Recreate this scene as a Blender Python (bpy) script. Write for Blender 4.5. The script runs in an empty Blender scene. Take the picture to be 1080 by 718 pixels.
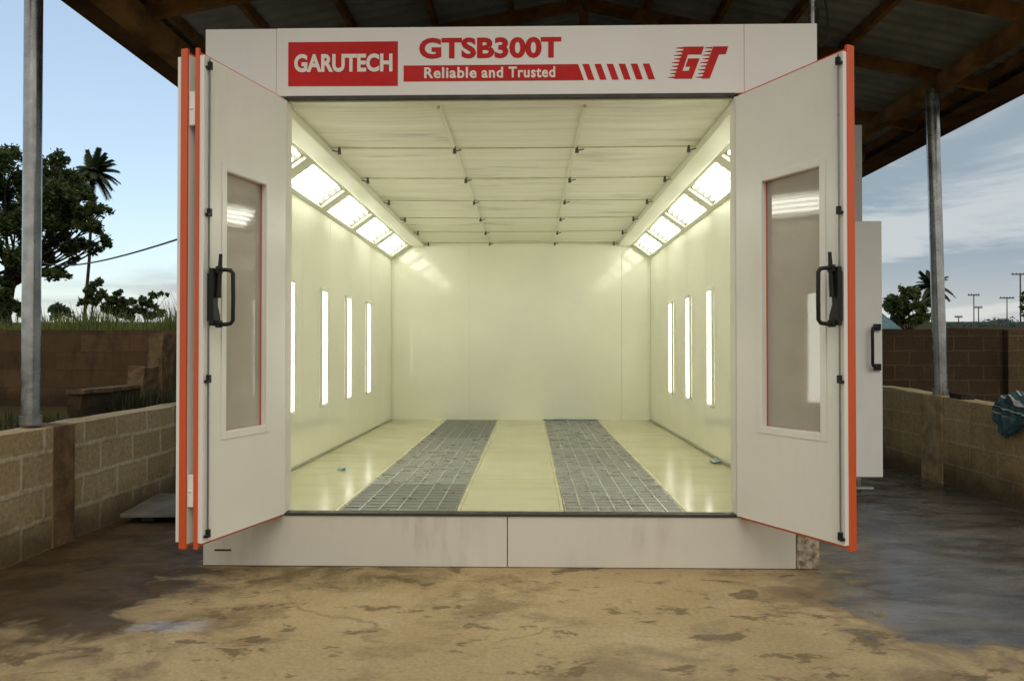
import bpy, bmesh, math, random
import numpy as np
from mathutils import Vector, Matrix, noise as mnoise
random.seed(7); rng = np.random.default_rng(11)
sc = bpy.context.scene
COL = sc.collection
R = math.radians

# ------------------------------------------------------------------ helpers
class MB:
    """collects vertices and faces, then becomes one mesh object"""
    def __init__(s): s.v = []; s.f = []; s.smooth = []
    def add(s, vs, fs, smooth=False):
        b = len(s.v); s.v += [tuple(v) for v in vs]
        s.f += [tuple(b+i for i in f) for f in fs]; s.smooth += [smooth]*len(fs)
        return s
    def box(s, x0, x1, y0, y1, z0, z1):
        vs = [(x,y,z) for z in (z0,z1) for y in (y0,y1) for x in (x0,x1)]
        return s.add(vs, [(0,2,3,1),(4,5,7,6),(0,1,5,4),(2,6,7,3),(0,4,6,2),(1,3,7,5)])
    def fbox(s, fn, a0, a1, b0, b1, c0, c1):
        vs = [fn(a,b,c) for c in (c0,c1) for b in (b0,b1) for a in (a0,a1)]
        return s.add(vs, [(0,2,3,1),(4,5,7,6),(0,1,5,4),(2,6,7,3),(0,4,6,2),(1,3,7,5)])
    def tube(s, pts, r, n=10, cap=True):
        pts = [Vector(p) for p in pts]; rr = r if isinstance(r, (list,tuple)) else [r]*len(pts)
        rings = []
        for i, p in enumerate(pts):
            a = pts[max(i-1,0)]; b = pts[min(i+1,len(pts)-1)]
            t = (b-a).normalized(); u = t.orthogonal().normalized() if i == 0 else (pu - t*pu.dot(t)).normalized()
            pu = u; w = t.cross(u)
            rings.append([p + (u*math.cos(2*math.pi*k/n) + w*math.sin(2*math.pi*k/n))*rr[i] for k in range(n)])
        vs = [v for r_ in rings for v in r_]; fs = []
        for i in range(len(pts)-1):
            for k in range(n):
                fs.append((i*n+k, i*n+(k+1)%n, (i+1)*n+(k+1)%n, (i+1)*n+k))
        s.add(vs, fs, True)
        if cap:
            s.add(rings[0], [tuple(range(n))[::-1]]); s.add(rings[-1], [tuple(range(n))])
        return s
    def beam(s, p0, p1, w, h, up=(0,0,1)):
        p0 = Vector(p0); p1 = Vector(p1); t = (p1-p0).normalized(); up = Vector(up)
        a = t.cross(up).normalized()*w/2; b = a.cross(t).normalized()*h/2
        vs = [p + sa*a + sb*b for p in (p0,p1) for sb in (-1,1) for sa in (-1,1)]
        return s.add(vs, [(0,2,3,1),(4,5,7,6),(0,1,5,4),(2,6,7,3),(0,4,6,2),(1,3,7,5)])
    def prism(s, poly, fn, t0, t1):
        """polygon in (a, b) extruded between t0 and t1 through fn(a, b, t)"""
        n = len(poly)
        vs = [fn(a,b,t0) for a,b in poly] + [fn(a,b,t1) for a,b in poly]
        fs = [tuple(range(n)), tuple(range(2*n-1, n-1, -1))] + [(i, n+i, n+(i+1)%n, (i+1)%n) for i in range(n)]
        return s.add(vs, fs)

def link(name, mesh, mat, parent=None):
    o = bpy.data.objects.new(name, mesh); COL.objects.link(o)
    if mat is not None and not mesh.materials: mesh.materials.append(mat)
    if parent is not None:
        o.parent = parent
        if parent.get('_w') is not None or True:
            o.matrix_parent_inverse = world_of(parent).inverted()
    return o
def world_of(o):
    m = o.matrix_basis.copy()
    if o.parent is not None: m = world_of(o.parent) @ o.matrix_parent_inverse @ m
    return m
def obj(name, mb, mat, parent=None, bevel=0, fix=True):
    me = bpy.data.meshes.new(name); me.from_pydata(mb.v, [], mb.f); me.update()
    if fix:
        bm = bmesh.new(); bm.from_mesh(me); bmesh.ops.recalc_face_normals(bm, faces=bm.faces); bm.to_mesh(me); bm.free()
    if any(mb.smooth): me.polygons.foreach_set('use_smooth', mb.smooth)
    o = link(name, me, mat, parent)
    if bevel:
        m = o.modifiers.new('bevel', 'BEVEL'); m.width = bevel; m.segments = 2; m.limit_method = 'ANGLE'; m.harden_normals = False
    return o
def tag(o, label=None, cat=None, group=None, kind=None):
    for k, v in (('label',label),('category',cat),('group',group),('kind',kind)):
        if v: o[k] = v
    return o
def empty(name, loc, label, cat, group=None):
    o = bpy.data.objects.new(name, None); COL.objects.link(o); o.location = loc; o.empty_display_size = .2
    return tag(o, label, cat, group)
def copy_tree(o, parent=None):
    c = o.copy(); COL.objects.link(c)
    if parent is not None: c.parent = parent
    for ch in list(o.children): copy_tree(ch, c)
    return c

# ------------------------------------------------------------------ node materials
class NT:
    def __init__(s, tree): s.t = tree; s.n = tree.nodes; s.l = tree.links
    def node(s, typ, **kw):
        n = s.n.new(typ)
        for k, v in kw.items():
            if k.startswith('i_'): pass
            else: setattr(n, k, v)
        return n
    def set(s, sock, v):
        if hasattr(v, 'is_output') or isinstance(v, bpy.types.NodeSocket): s.l.new(v, sock)
        elif isinstance(v, (tuple,list)) and sock.type == 'RGBA' and len(v) == 3: sock.default_value = (*v, 1)
        else: sock.default_value = v
    def coord(s): return s.node('ShaderNodeTexCoord').outputs['Object']
    def mapping(s, vec, scale=(1,1,1), loc=(0,0,0), rot=(0,0,0)):
        m = s.node('ShaderNodeMapping'); s.l.new(vec, m.inputs[0]); m.inputs['Scale'].default_value = scale
        m.inputs['Location'].default_value = loc; m.inputs['Rotation'].default_value = rot; return m.outputs[0]
    def noise(s, vec, scale, detail=4, rough=.55, dist=0):
        n = s.node('ShaderNodeTexNoise'); s.l.new(vec, n.inputs['Vector'])
        n.inputs['Scale'].default_value = scale; n.inputs['Detail'].default_value = detail
        n.inputs['Roughness'].default_value = rough; n.inputs['Distortion'].default_value = dist
        return n.outputs['Fac']
    def math(s, op, a, b=0.0, c=None, clamp=False):
        n = s.node('ShaderNodeMath', operation=op, use_clamp=clamp); s.set(n.inputs[0], a); s.set(n.inputs[1], b)
        if c is not None: s.set(n.inputs[2], c)
        return n.outputs[0]
    def ramp(s, fac, lo, hi, a=0.0, b=1.0):
        n = s.node('ShaderNodeMapRange', interpolation_type='SMOOTHSTEP'); s.set(n.inputs['Value'], fac)
        n.inputs['From Min'].default_value = lo; n.inputs['From Max'].default_value = hi
        n.inputs['To Min'].default_value = a; n.inputs['To Max'].default_value = b; return n.outputs['Result']
    def mix(s, fac, a, b, typ='MIX'):
        n = s.node('ShaderNodeMix', data_type='RGBA', blend_type=typ); s.set(n.inputs[0], fac); s.set(n.inputs[6], a); s.set(n.inputs[7], b); return n.outputs[2]
    def sep(s, vec):
        n = s.node('ShaderNodeSeparateXYZ'); s.l.new(vec, n.inputs[0]); return n.outputs
    def comb(s, x, y, z=0.0):
        n = s.node('ShaderNodeCombineXYZ')
        for i, v in enumerate((x,y,z)): s.set(n.inputs[i], v)
        return n.outputs[0]
    def bump(s, h, strength=.3, dist=.01):
        n = s.node('ShaderNodeBump'); s.set(n.inputs['Height'], h); n.inputs['Strength'].default_value = strength; n.inputs['Distance'].default_value = dist
        return n.outputs[0]
def mat(name):
    m = bpy.data.materials.new(name); m.use_nodes = True; nt = NT(m.node_tree)
    return m, nt, m.node_tree.nodes['Principled BSDF']
def simple(name, col, rough=.5, metal=0, var=.12, scale=6, bump=0, spec=.5, coat=0):
    m, nt, p = mat(name); c = nt.coord()
    n = nt.noise(c, scale, 5, .6); k = nt.ramp(n, .3, .7, 1-var, 1+var)
    col2 = nt.mix(1.0, col, nt.comb(k,k,k), 'MULTIPLY')
    nt.set(p.inputs['Base Color'], col2); p.inputs['Metallic'].default_value = metal
    nt.set(p.inputs['Roughness'], nt.ramp(nt.noise(c, scale*2.3, 4), .3, .7, max(rough-.08,.02), min(rough+.08,1)))
    p.inputs['Specular IOR Level'].default_value = spec; p.inputs['Coat Weight'].default_value = coat; p.inputs['Coat Roughness'].default_value = .08
    if bump: nt.set(p.inputs['Normal'], nt.bump(nt.noise(c, scale*8, 4), bump, .01))
    return m
def painted(name, col, rough=.28, grime=.5, wav=.06, grimecol=(.32,.27,.2), rv=.03):
    """sheet-steel paint: faint dirt, soft waviness so reflections wobble"""
    m, nt, p = mat(name); c = nt.coord()
    d = nt.math('MULTIPLY', nt.ramp(nt.noise(c, 1.4, 4, .5), .4, .8), nt.ramp(nt.noise(nt.mapping(c,(1,1,.18)), 14, 7, .65), .42, .75))
    cl = nt.mix(nt.math('MULTIPLY', d, grime), col, grimecol)
    k = nt.ramp(nt.noise(c, .9, 3), .3, .7, .96, 1.03); cl = nt.mix(1.0, cl, nt.comb(k,k,k), 'MULTIPLY')
    nt.set(p.inputs['Base Color'], cl)
    nt.set(p.inputs['Roughness'], nt.ramp(nt.noise(c, 3, 2), .3, .7, rough-.02, rough+rv))
    nt.set(p.inputs['Normal'], nt.bump(nt.noise(c, 1.6, 2), wav, .05))
    return m
def emit(name, col, s):
    m, nt, p = mat(name)
    p.inputs['Base Color'].default_value = (.8,.8,.8,1)
    p.inputs['Emission Color'].default_value = (*col,1); p.inputs['Emission Strength'].default_value = s
    return m
def blockwall(name, c1, c2, mortar, axis, bw=.46, bh=.235, msize=.022, stain=(.05,.035,.02), stain_amt=.6, low=.25, rough_m=.5, top=None):
    m, nt, p = mat(name); c = nt.coord(); x,y,z = nt.sep(c)
    wob = nt.noise(c, 5, 4); u = nt.math('ADD', y if axis == 'y' else x, nt.math('MULTIPLY', wob, .035))
    v = nt.math('ADD', z, nt.math('MULTIPLY', nt.noise(c, 6, 3), .03))
    b = nt.node('ShaderNodeTexBrick', offset=.5); nt.l.new(nt.comb(u, v), b.inputs['Vector'])
    b.inputs['Scale'].default_value = 1; b.inputs['Mortar Size'].default_value = msize; b.inputs['Mortar Smooth'].default_value = rough_m
    b.inputs['Brick Width'].default_value = bw; b.inputs['Row Height'].default_value = bh; b.inputs['Bias'].default_value = 0
    nt.set(b.inputs['Color1'], c1); nt.set(b.inputs['Color2'], c2); nt.set(b.inputs['Mortar'], mortar)
    col = b.outputs['Color']
    miss = nt.ramp(nt.noise(c, 2.2, 5, .65), .45, .62)
    col = nt.mix(nt.math('MULTIPLY', miss, .55), col, c1)
    g = nt.ramp(nt.noise(c, 30, 6, .7), .25, .75, .72, 1.25); col = nt.mix(1.0, col, nt.comb(g,g,g), 'MULTIPLY')
    st = nt.ramp(nt.noise(nt.mapping(c,(1,1,.35)), 1.7, 7, .65, .5), .5, .75)
    col = nt.mix(nt.math('MULTIPLY', st, stain_amt), col, stain)
    damp = nt.ramp(nt.math('ADD', z, nt.math('MULTIPLY', nt.noise(c, 3, 5), -.35)), -.12, low, 1, 0)
    col = nt.mix(nt.math('MULTIPLY', damp, .75), col, stain)
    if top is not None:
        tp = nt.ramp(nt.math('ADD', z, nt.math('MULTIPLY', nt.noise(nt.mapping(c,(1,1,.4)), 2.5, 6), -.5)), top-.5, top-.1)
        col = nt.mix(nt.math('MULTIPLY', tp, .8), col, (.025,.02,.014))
    nt.set(p.inputs['Base Color'], col); p.inputs['Roughness'].default_value = .92; p.inputs['Specular IOR Level'].default_value = .25
    h = nt.math('ADD', nt.math('MULTIPLY', b.outputs['Fac'], .5), nt.math('MULTIPLY', nt.noise(c, 40, 6, .7), .6))
    nt.set(p.inputs['Normal'], nt.bump(h, .6, .012))
    return m
def leafmat(name, a, b, trans=.35):
    m, nt, p = mat(name)
    g = nt.node('ShaderNodeNewGeometry'); c = nt.coord()
    f = nt.math('MULTIPLY', nt.math('ADD', g.outputs['Random Per Island'], nt.noise(c, .7, 3)), .5)
    nt.set(p.inputs['Base Color'], nt.mix(nt.ramp(f, .25, .75), a, b)); p.inputs['Roughness'].default_value = .6
    p.inputs['Specular IOR Level'].default_value = .2
    tr = nt.node('ShaderNodeBsdfTranslucent'); mx = nt.node('ShaderNodeMixShader'); mx.inputs[0].default_value = trans
    nt.set(tr.inputs['Color'], nt.mix(.5, a, b)); o_ = nt.n['Material Output']
    nt.l.new(p.outputs[0], mx.inputs[1]); nt.l.new(tr.outputs[0], mx.inputs[2]); nt.l.new(mx.outputs[0], o_.inputs[0])
    return m

M = {}
M['white'] = painted('white_paint', (.76,.735,.69), .3, .12)
M['facade'] = painted('facade_paint', (.72,.70,.655), .4, .10, .04)
M['inner'] = painted('interior_paint', (.79,.79,.68), .12, .03, .06)
M['inner'].node_tree.nodes['Principled BSDF'].inputs['Coat Weight'].default_value = .5; M['inner'].node_tree.nodes['Principled BSDF'].inputs['Coat Roughness'].default_value = .04
M['door'] = painted('door_paint', (.76,.75,.70), .24, .10, .05)
M['orange'] = painted('orange_paint', (.62,.098,.026), .35, .5, .03, (.25,.06,.02))
M['base'] = painted('base_steel', (.63,.60,.52), .40, .5, .06, (.30,.22,.15))
M['black'] = simple('black_plastic', (.010,.010,.009), .42, 0, .2, 30, 0, .3)
M['rubber'] = simple('dark_seal', (.03,.028,.022), .6)
M['rod'] = simple('grey_rod', (.22,.22,.20), .35, .6, .1)
M['frame'] = painted('frame_paint', (.72,.72,.61), .3, .04, .03)
M['tray'] = simple('lamp_tray', (.50,.50,.45), .35, 0, .04)
M['tube'] = emit('lamp_tube', (1,1,.88), 7.0)
M['walltube'] = emit('wall_lamp_diffuser', (1,1,.90), 3.2)
M['galv'] = simple('galvanised_post', (.40,.41,.40), .24, .9, .25, 5)
M['red'] = simple('red_vinyl', (.50,.016,.016), .6, 0, .08, 4, 0, .2)
M['redletter'] = simple('red_letter_vinyl', (.50,.018,.016), .6, 0, .06, 4, 0, .2)
M['whiteletter'] = simple('white_vinyl', (.74,.70,.62), .5, 0, .04)
M['wood'] = simple('rafter_timber', (.27,.135,.048), .8, 0, .45, 3, .3, .2)
M['fascia'] = simple('fascia_timber', (.14,.07,.028), .8, 0, .45, 2.2, .3, .2)
M['sheet'] = simple('roofing_sheet', (.36,.36,.32), .55, .3, .25, 1.4)
M['galvpipe'] = simple('dull_pipe', (.30,.29,.27), .5, .6, .2, 8)
M['sponge'] = simple('speckled_block', (.36,.30,.22), .95, 0, .6, 28, .6, .2)
M['clip'] = simple('brown_clip', (.10,.085,.06), .6)
M['rail'] = simple('cream_rail', (.52,.50,.31), .35, .1, .15)
M['skirt'] = simple('grey_skirting', (.34,.33,.26), .5)
M['cable'] = simple('black_cable', (.02,.02,.02), .6)
M['plastic_blue'] = simple('blue_film', (.24,.36,.39), .35, 0, .2, 20)
M['board'] = simple('grey_board', (.13,.12,.10), .6, 0, .3, 5, .2)
M['stone'] = simple('dark_stone', (.05,.04,.03), .9, 0, .4, 12, .5, .2)
M['bark'] = simple('bark', (.03,.024,.017), .95, 0, .4, 4, .5, .2)
M['leaf'] = leafmat('broad_leaf', (.042,.062,.022), (.095,.125,.038))
M['leaf_pale'] = leafmat('pale_leaf', (.06,.10,.02), (.14,.17,.04))
M['frond'] = leafmat('palm_frond', (.035,.052,.022), (.07,.095,.04))
M['grass'] = leafmat('tall_grass', (.075,.125,.024), (.20,.20,.06))
M['weed'] = leafmat('dry_weed', (.020,.026,.009), (.060,.055,.022))
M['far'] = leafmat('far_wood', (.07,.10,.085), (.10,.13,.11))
M['teal_roof'] = simple('teal_roofing', (.05,.12,.12), .5, .2, .2, 2)
M['yellow_wall'] = simple('yellow_render', (.42,.30,.12), .9, 0, .2, 2)
M['dark_glass'] = simple('dark_glass', (.02,.025,.03), .1)
M['polewood'] = simple('pole_wood', (.07,.06,.05), .9, 0, .3, 3)

# window pane: tinted panel with a glossy face
m, nt, p = mat('tinted_pane'); c = nt.coord()
nt.set(p.inputs['Base Color'], nt.mix(nt.ramp(nt.noise(c, 2, 4), .3, .7), (.37,.335,.285), (.43,.395,.34)))
p.inputs['Roughness'].default_value = .05; p.inputs['Coat Weight'].default_value = .5; p.inputs['Coat Roughness'].default_value = .03
nt.set(p.inputs['Normal'], nt.bump(nt.noise(c, 2.5, 2), .03, .03)); M['pane'] = m

# booth floor: sheet with yellow overspray and gloss
m, nt, p = mat('booth_floor_sheet'); c = nt.coord()
n1 = nt.noise(c, .9, 3, .5); n2 = nt.noise(nt.mapping(c,(.7,4,1)), 1.6, 5, .55)
col = nt.mix(nt.ramp(n1, .3, .72), (.45,.425,.25), (.51,.485,.315)); col = nt.mix(nt.math('MULTIPLY', nt.ramp(n2, .46, .72), .45), col, (.36,.32,.155))
nt.set(p.inputs['Base Color'], col); nt.set(p.inputs['Roughness'], nt.ramp(nt.noise(c, 1.5, 2), .3, .7, .17, .27))
nt.set(p.inputs['Normal'], nt.bump(nt.noise(c, 1.1, 2), .08, .02)); M['bfloor'] = m
# grates
def gratemat(name, col, rough):
    m, nt, p = mat(name); c = nt.coord()
    k = nt.ramp(nt.noise(c, 9, 6, .65), .3, .7)
    nt.set(p.inputs['Base Color'], nt.mix(k, col, tuple(v*.82 for v in col))); p.inputs['Metallic'].default_value = .55
    nt.set(p.inputs['Roughness'], nt.ramp(nt.noise(c, 6, 4), .3, .7, rough-.08, rough+.12)); return m
M['grate'] = gratemat('grate_steel', (.60,.605,.54), .30)
M['grate_bright'] = gratemat('grate_bright_steel', (.55,.55,.50), .32)
M['grate_dark'] = gratemat('grate_dark_steel', (.43,.44,.39), .34)
M['grate_line'] = gratemat('bright_bar_steel', (.50,.50,.44), .34)
M['gratebed'] = simple('grate_filter_bed', (.20,.205,.17), .9, 0, .3, 6)
# ceiling filter fabric
m, nt, p = mat('ceiling_fabric'); c = nt.coord(); x,y,z = nt.sep(c)
yy = nt.math('ADD', y, nt.math('MULTIPLY', nt.noise(c, 1.1, 3), .10))
rib = nt.noise(nt.comb(nt.math('MULTIPLY', x, .22), nt.math('MULTIPLY', yy, 7.5), 0), 1, 4, .6)
grey = nt.math('MULTIPLY', nt.ramp(nt.noise(nt.mapping(c,(.8,4.5,1)), 1.0, 5, .6), .50, .70), nt.ramp(nt.noise(c, .9, 2), .42, .6))
col = nt.mix(nt.ramp(rib, .3, .7), (.78,.77,.67), (.86,.855,.77)); col = nt.mix(nt.math('MULTIPLY', grey, .8), col, (.42,.42,.38))
nt.set(p.inputs['Base Color'], col); p.inputs['Roughness'].default_value = .95
nt.set(p.inputs['Normal'], nt.bump(rib, .45, .06)); M['fabric'] = m

# shed floor: rough concrete, brown stains, wet sheets along both sides
m, nt, p = mat('wet_concrete'); c = nt.coord(); x,y,z = nt.sep(c)
big = nt.noise(c, .75, 6, .62, .4); med = nt.noise(c, 3.2, 8, .66, .6); fine = nt.noise(c, 45, 6, .75); streak = nt.noise(nt.mapping(c,(1,1.9,1)), 1.6, 9, .68, .35)
col = nt.mix(nt.ramp(big, .3, .7), (.375,.270,.132), (.47,.355,.195))
col = nt.mix(nt.math('MULTIPLY', nt.ramp(streak, .54, .72), .55), col, (.50,.40,.26))
damp = nt.noise(nt.mapping(c,(1,1.3,1),(2,5,0)), 1.35, 9, .70, .25)
col = nt.mix(nt.math('MULTIPLY', nt.ramp(damp, .49, .64), .78), col, (.20,.132,.06))
blot = nt.noise(nt.mapping(c,(1,1.5,1), (3.1,7.7,0)), 2.6, 8, .66, .25)
col = nt.mix(nt.math('MULTIPLY', nt.ramp(blot, .565, .62), .75), col, (.12,.082,.038))
blot2 = nt.noise(nt.mapping(c,(1,1.4,1), (13.1,2.7,0)), 6.5, 7, .66, .4)
col = nt.mix(nt.math('MULTIPLY', nt.ramp(blot2, .60, .66), .6), col, (.14,.10,.05))
vo = nt.node('ShaderNodeTexVoronoi', feature='DISTANCE_TO_EDGE'); vo.inputs['Scale'].default_value = .8
wv = nt.node('ShaderNodeVectorMath', operation='MULTIPLY_ADD'); nn = nt.node('ShaderNodeTexNoise'); nn.inputs['Scale'].default_value = 3; nn.inputs['Detail'].default_value = 8; nt.l.new(c, nn.inputs['Vector'])
nt.l.new(nn.outputs['Color'], wv.inputs[0]); wv.inputs[1].default_value = (.5,.5,0); nt.l.new(c, wv.inputs[2]); nt.l.new(wv.outputs[0], vo.inputs['Vector'])
crack = nt.math('MULTIPLY', nt.ramp(vo.outputs['Distance'], .003, .010, 1, 0), nt.ramp(big, .45, .6))
col = nt.mix(nt.math('MULTIPLY', crack, .5), col, (.13,.095,.05))
grit = nt.ramp(nt.noise(c, 120, 3, .6), .66, .74)
col = nt.mix(nt.math('MULTIPLY', grit, .35), col, (.56,.47,.33))
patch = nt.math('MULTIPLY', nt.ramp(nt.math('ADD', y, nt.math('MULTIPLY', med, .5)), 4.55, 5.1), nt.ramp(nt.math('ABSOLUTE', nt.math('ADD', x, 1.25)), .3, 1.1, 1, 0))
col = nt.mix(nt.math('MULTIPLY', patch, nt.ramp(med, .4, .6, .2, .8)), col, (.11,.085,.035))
k = nt.ramp(fine, .25, .75, .80, 1.18); col = nt.mix(1.0, col, nt.comb(k,k,k), 'MULTIPLY')
ax = nt.math('ABSOLUTE', nt.math('ADD', x, .12))
edge = nt.math('ADD', ax, nt.math('ADD', nt.math('MULTIPLY', nt.math('SUBTRACT', big, .5), 1.2), nt.math('MULTIPLY', nt.math('SUBTRACT', med, .5), 1.7)))
front = nt.math('ADD', y, nt.math('ADD', nt.math('MULTIPLY', nt.math('SUBTRACT', med, .5), 2.2), nt.math('MULTIPLY', ax, .25)))
wet = nt.math('MULTIPLY', nt.ramp(edge, 1.95, 2.2), nt.ramp(front, 4.1, 4.6))
pud = nt.ramp(nt.noise(nt.mapping(c,(1,1.5,1),(9,2,0)), 1.5, 5, .5), .66, .70)
wetcol = nt.mix(nt.ramp(x, -1, 1), nt.mix(nt.ramp(med,.35,.65), (.055,.034,.016), (.10,.064,.032)), nt.mix(nt.ramp(streak,.35,.65), (.065,.055,.043), (.17,.15,.125)))
rim = nt.math('MULTIPLY', nt.ramp(edge, 1.6, 2.05), nt.ramp(front, 3.75, 4.35))
col = nt.mix(nt.math('MULTIPLY', rim, .55), col, (.17,.12,.06))
nt.set(p.inputs['Base Color'], nt.mix(wet, col, wetcol))
rw = nt.ramp(nt.noise(nt.mapping(c,(1,1.9,1)), 2.4, 7, .62, .5), .38, .62, .06, .42)
rw = nt.math('ADD', rw, nt.ramp(x, -1.5, -2.2, 0, .40))
rd = nt.ramp(damp, .45, .68, .80, .42)
pdx = nt.math('DIVIDE', nt.math('ADD', x, 1.80), .34); pdy = nt.math('DIVIDE', nt.math('ADD', nt.math('SUBTRACT', y, 3.95), nt.math('MULTIPLY', x, -.12)), .11)
pr_ = nt.math('ADD', nt.math('ADD', nt.math('MULTIPLY', pdx, pdx), nt.math('MULTIPLY', nt.math('SUBTRACT', pdy, 2.0), nt.math('SUBTRACT', pdy, 2.0))), nt.math('MULTIPLY', nt.math('SUBTRACT', med, .5), 3.0))
puddle = nt.ramp(pr_, .5, 1.1, 1, 0)
wet = nt.math('MAXIMUM', wet, puddle); rw = nt.math('SUBTRACT', rw, nt.math('MULTIPLY', puddle, .6)); rw = nt.math('MAXIMUM', rw, .06)
rmix = nt.node('ShaderNodeMix', data_type='FLOAT'); nt.set(rmix.inputs[0], wet); nt.set(rmix.inputs[2], rd); nt.set(rmix.inputs[3], rw)
nt.set(p.inputs['Roughness'], rmix.outputs[0])
nt.set(p.inputs['Specular IOR Level'], nt.math('ADD', nt.ramp(x, -1.8, 1.5, .14, .5), nt.math('MULTIPLY', puddle, .4)))
nt.set(p.inputs['Normal'], nt.bump(nt.math('ADD', nt.math('MULTIPLY', fine, .35), nt.math('MULTIPLY', streak, .8)), .20, .02)); M['floor'] = m
# earth
m, nt, p = mat('yard_earth'); c = nt.coord()
col = nt.mix(nt.ramp(nt.noise(c, .3, 8, .65), .35, .65), (.055,.038,.02), (.045,.05,.016)); nt.set(p.inputs['Base Color'], col); p.inputs['Roughness'].default_value = 1; p.inputs['Specular IOR Level'].default_value = .02
nt.set(p.inputs['Normal'], nt.bump(nt.noise(c, 5, 6), .5, .05)); M['earth'] = m
M['left_blocks'] = blockwall('sandcrete_blocks', (.40,.30,.155), (.48,.37,.21), (.60,.51,.34), 'y', .49, .235, .026, (.085,.055,.026), .5, .16, .8)
M['right_blocks'] = blockwall('brown_blocks', (.46,.335,.165), (.52,.385,.20), (.60,.48,.29), 'y', .46, .235, .017, (.06,.042,.02), .5, .22)
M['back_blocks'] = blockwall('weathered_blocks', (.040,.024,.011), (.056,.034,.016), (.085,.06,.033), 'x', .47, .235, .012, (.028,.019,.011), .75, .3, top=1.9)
M['back_pier'] = blockwall('pier_blocks', (.075,.050,.022), (.09,.06,.028), (.12,.09,.05), 'x', .47, .235, .012, (.04,.03,.015), .4, .3)
M['mud'] = blockwall('mud_wall', (.05,.029,.013), (.10,.060,.028), (.062,.038,.018), 'x', 1.3, .46, .014, (.02,.013,.007), .75, .35, top=2.05)
M['mudpatch'] = simple('crumbled_mud', (.105,.07,.036), .95, 0, .35, 5, .6, .2)

# ------------------------------------------------------------------ camera
CAMZ = 1.411
cam = bpy.data.cameras.new('camera'); co = bpy.data.objects.new('camera', cam); COL.objects.link(co)
co.location = (0,0,CAMZ); co.rotation_euler = (math.pi/2 + .0122, 0, .0225)
cam.sensor_fit = 'HORIZONTAL'; cam.sensor_width = 36; cam.lens = 36*818.85/1080; cam.clip_end = 4000; cam.clip_start = .05
sc.camera = co

# ------------------------------------------------------------------ ground
def hill(x, y):
    d = max(0.0, y-18)
    return -.06 + .0375*d*min(1, d/25)
g = MB(); xs = [-900,-400,-200,-100,-60,-40,-25,-15,-8,0,8,15,25,40,60,100,200,400,900]
ys = [-80,-30,-10,0,6,12,18,20,22,25,30,36,43,55,75,100,150,220,320,500,800,1300]
vs = [(x,y,hill(x,y)) for y in ys for x in xs]; nx = len(xs)
g.add(vs, [(j*nx+i, j*nx+i+1, (j+1)*nx+i+1, (j+1)*nx+i) for j in range(len(ys)-1) for i in range(nx-1)], True)
tag(obj('ground', g, M['earth']), kind='structure')
g = MB(); g.box(-3.42, 4.38, -6, 13.2, -.12, 0)
tag(obj('concrete_floor', g, M['floor']), kind='structure')

# ------------------------------------------------------------------ spray booth
BX0, BX1, BY0, BY1 = -2.136, 1.864, 5.05, 12.0
IX0, IX1, FZ, CZ = -2.11, 1.836, .345, 3.03
booth = empty('spray_booth', (-.136, 5.05, 0), 'white spray painting booth with open doors, orange edged leaves and lit interior', 'spray booth')
def part(name, mb, m_, bevel=0, parent=None): return obj(name, mb, M[m_], parent or booth, bevel)
# plinth
part('base_panel', MB().box(BX0, -.1465, BY0, BY0+.05, .004, .333), 'base', .004)
part('base_panel', MB().box(-.1415, 1.714, BY0, BY0+.05, .004, .333), 'base', .004)
part('dark_slot', MB().box(-2.06, -1.95, BY0-.001, BY0+.002, .098, .110), 'rubber')
part('corner_block', MB().box(1.718, BX1, BY0-.003, BY0+.14, .002, .331), 'sponge', .008)
part('base_panel', MB().box(BX0, BX0+.05, BY0+.06, BY1, .004, .333), 'base')
part('base_panel', MB().box(BX1-.05, BX1, BY0+.16, BY1, .004, .333), 'base')
part('threshold', MB().box(-1.6, 1.335, BY0-.012, BY0+.07, .334, .352), 'rubber', .003)
# front frame
part('corner_pillar', MB().box(BX0, -1.595, BY0, BY0+.12, .336, 3.054), 'facade', .004)
part('corner_pillar', MB().box(1.330, BX1, BY0, BY0+.12, .336, 3.054), 'facade', .004)
hp = part('header_panel', MB().box(-1.6645, 1.3935, BY0, BY0+.03, 3.077, 3.526), 'facade', .003)
part('header_panel', MB().box(BX0, -1.666, BY0, BY0+.12, 3.058, 3.524), 'facade', .004)
part('header_panel', MB().box(1.395, BX1, BY0, BY0+.12, 3.058, 3.526), 'facade', .003)
part('door_seal', MB().box(-1.594, 1.329, BY0-.004, BY0+.03, 3.056, 3.0765), 'rubber')
part('inner_lintel', MB().box(-1.592, 1.327, BY0+.033, BY0+.124, 3.046, 3.46), 'frame', .003)
# walls, made of one-metre panels with narrow joints
def wall_panels(x0, x1, fixed, axis, z0, z1, t, first=None, step=1.0):
    mb = MB(); e = [x0]; k = first if first is not None else x0+1.0
    while k < x1-.05: e.append(k); k += step
    e.append(x1)
    for a, b in zip(e[:-1], e[1:]):
        if axis == 'y': mb.box(min(fixed,fixed+t), max(fixed,fixed+t), a+.0015, b-.0015, z0, z1)
        else: mb.box(a+.0015, b-.0015, fixed, fixed+t, z0, z1)
    if axis == 'y':
        lo, hi = (fixed+t*.5, fixed+t*1.2); mb.box(min(lo,hi), max(lo,hi), x0, x1, z0, z1)
    else: mb.box(x0, x1, fixed+t*.5, fixed+t*1.2, z0, z1)
    return mb
part('side_wall', wall_panels(BY0+.125, 11.85, IX0, 'y', FZ, 3.05, -.022), 'inner')
part('side_wall', wall_panels(BY0+.125, 11.85, IX1, 'y', FZ, 3.05, .022), 'inner')
part('rear_wall', wall_panels(IX0, IX1, 11.85, 'x', FZ, 3.05, .04, -.92, 1.16), 'inner')
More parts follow.
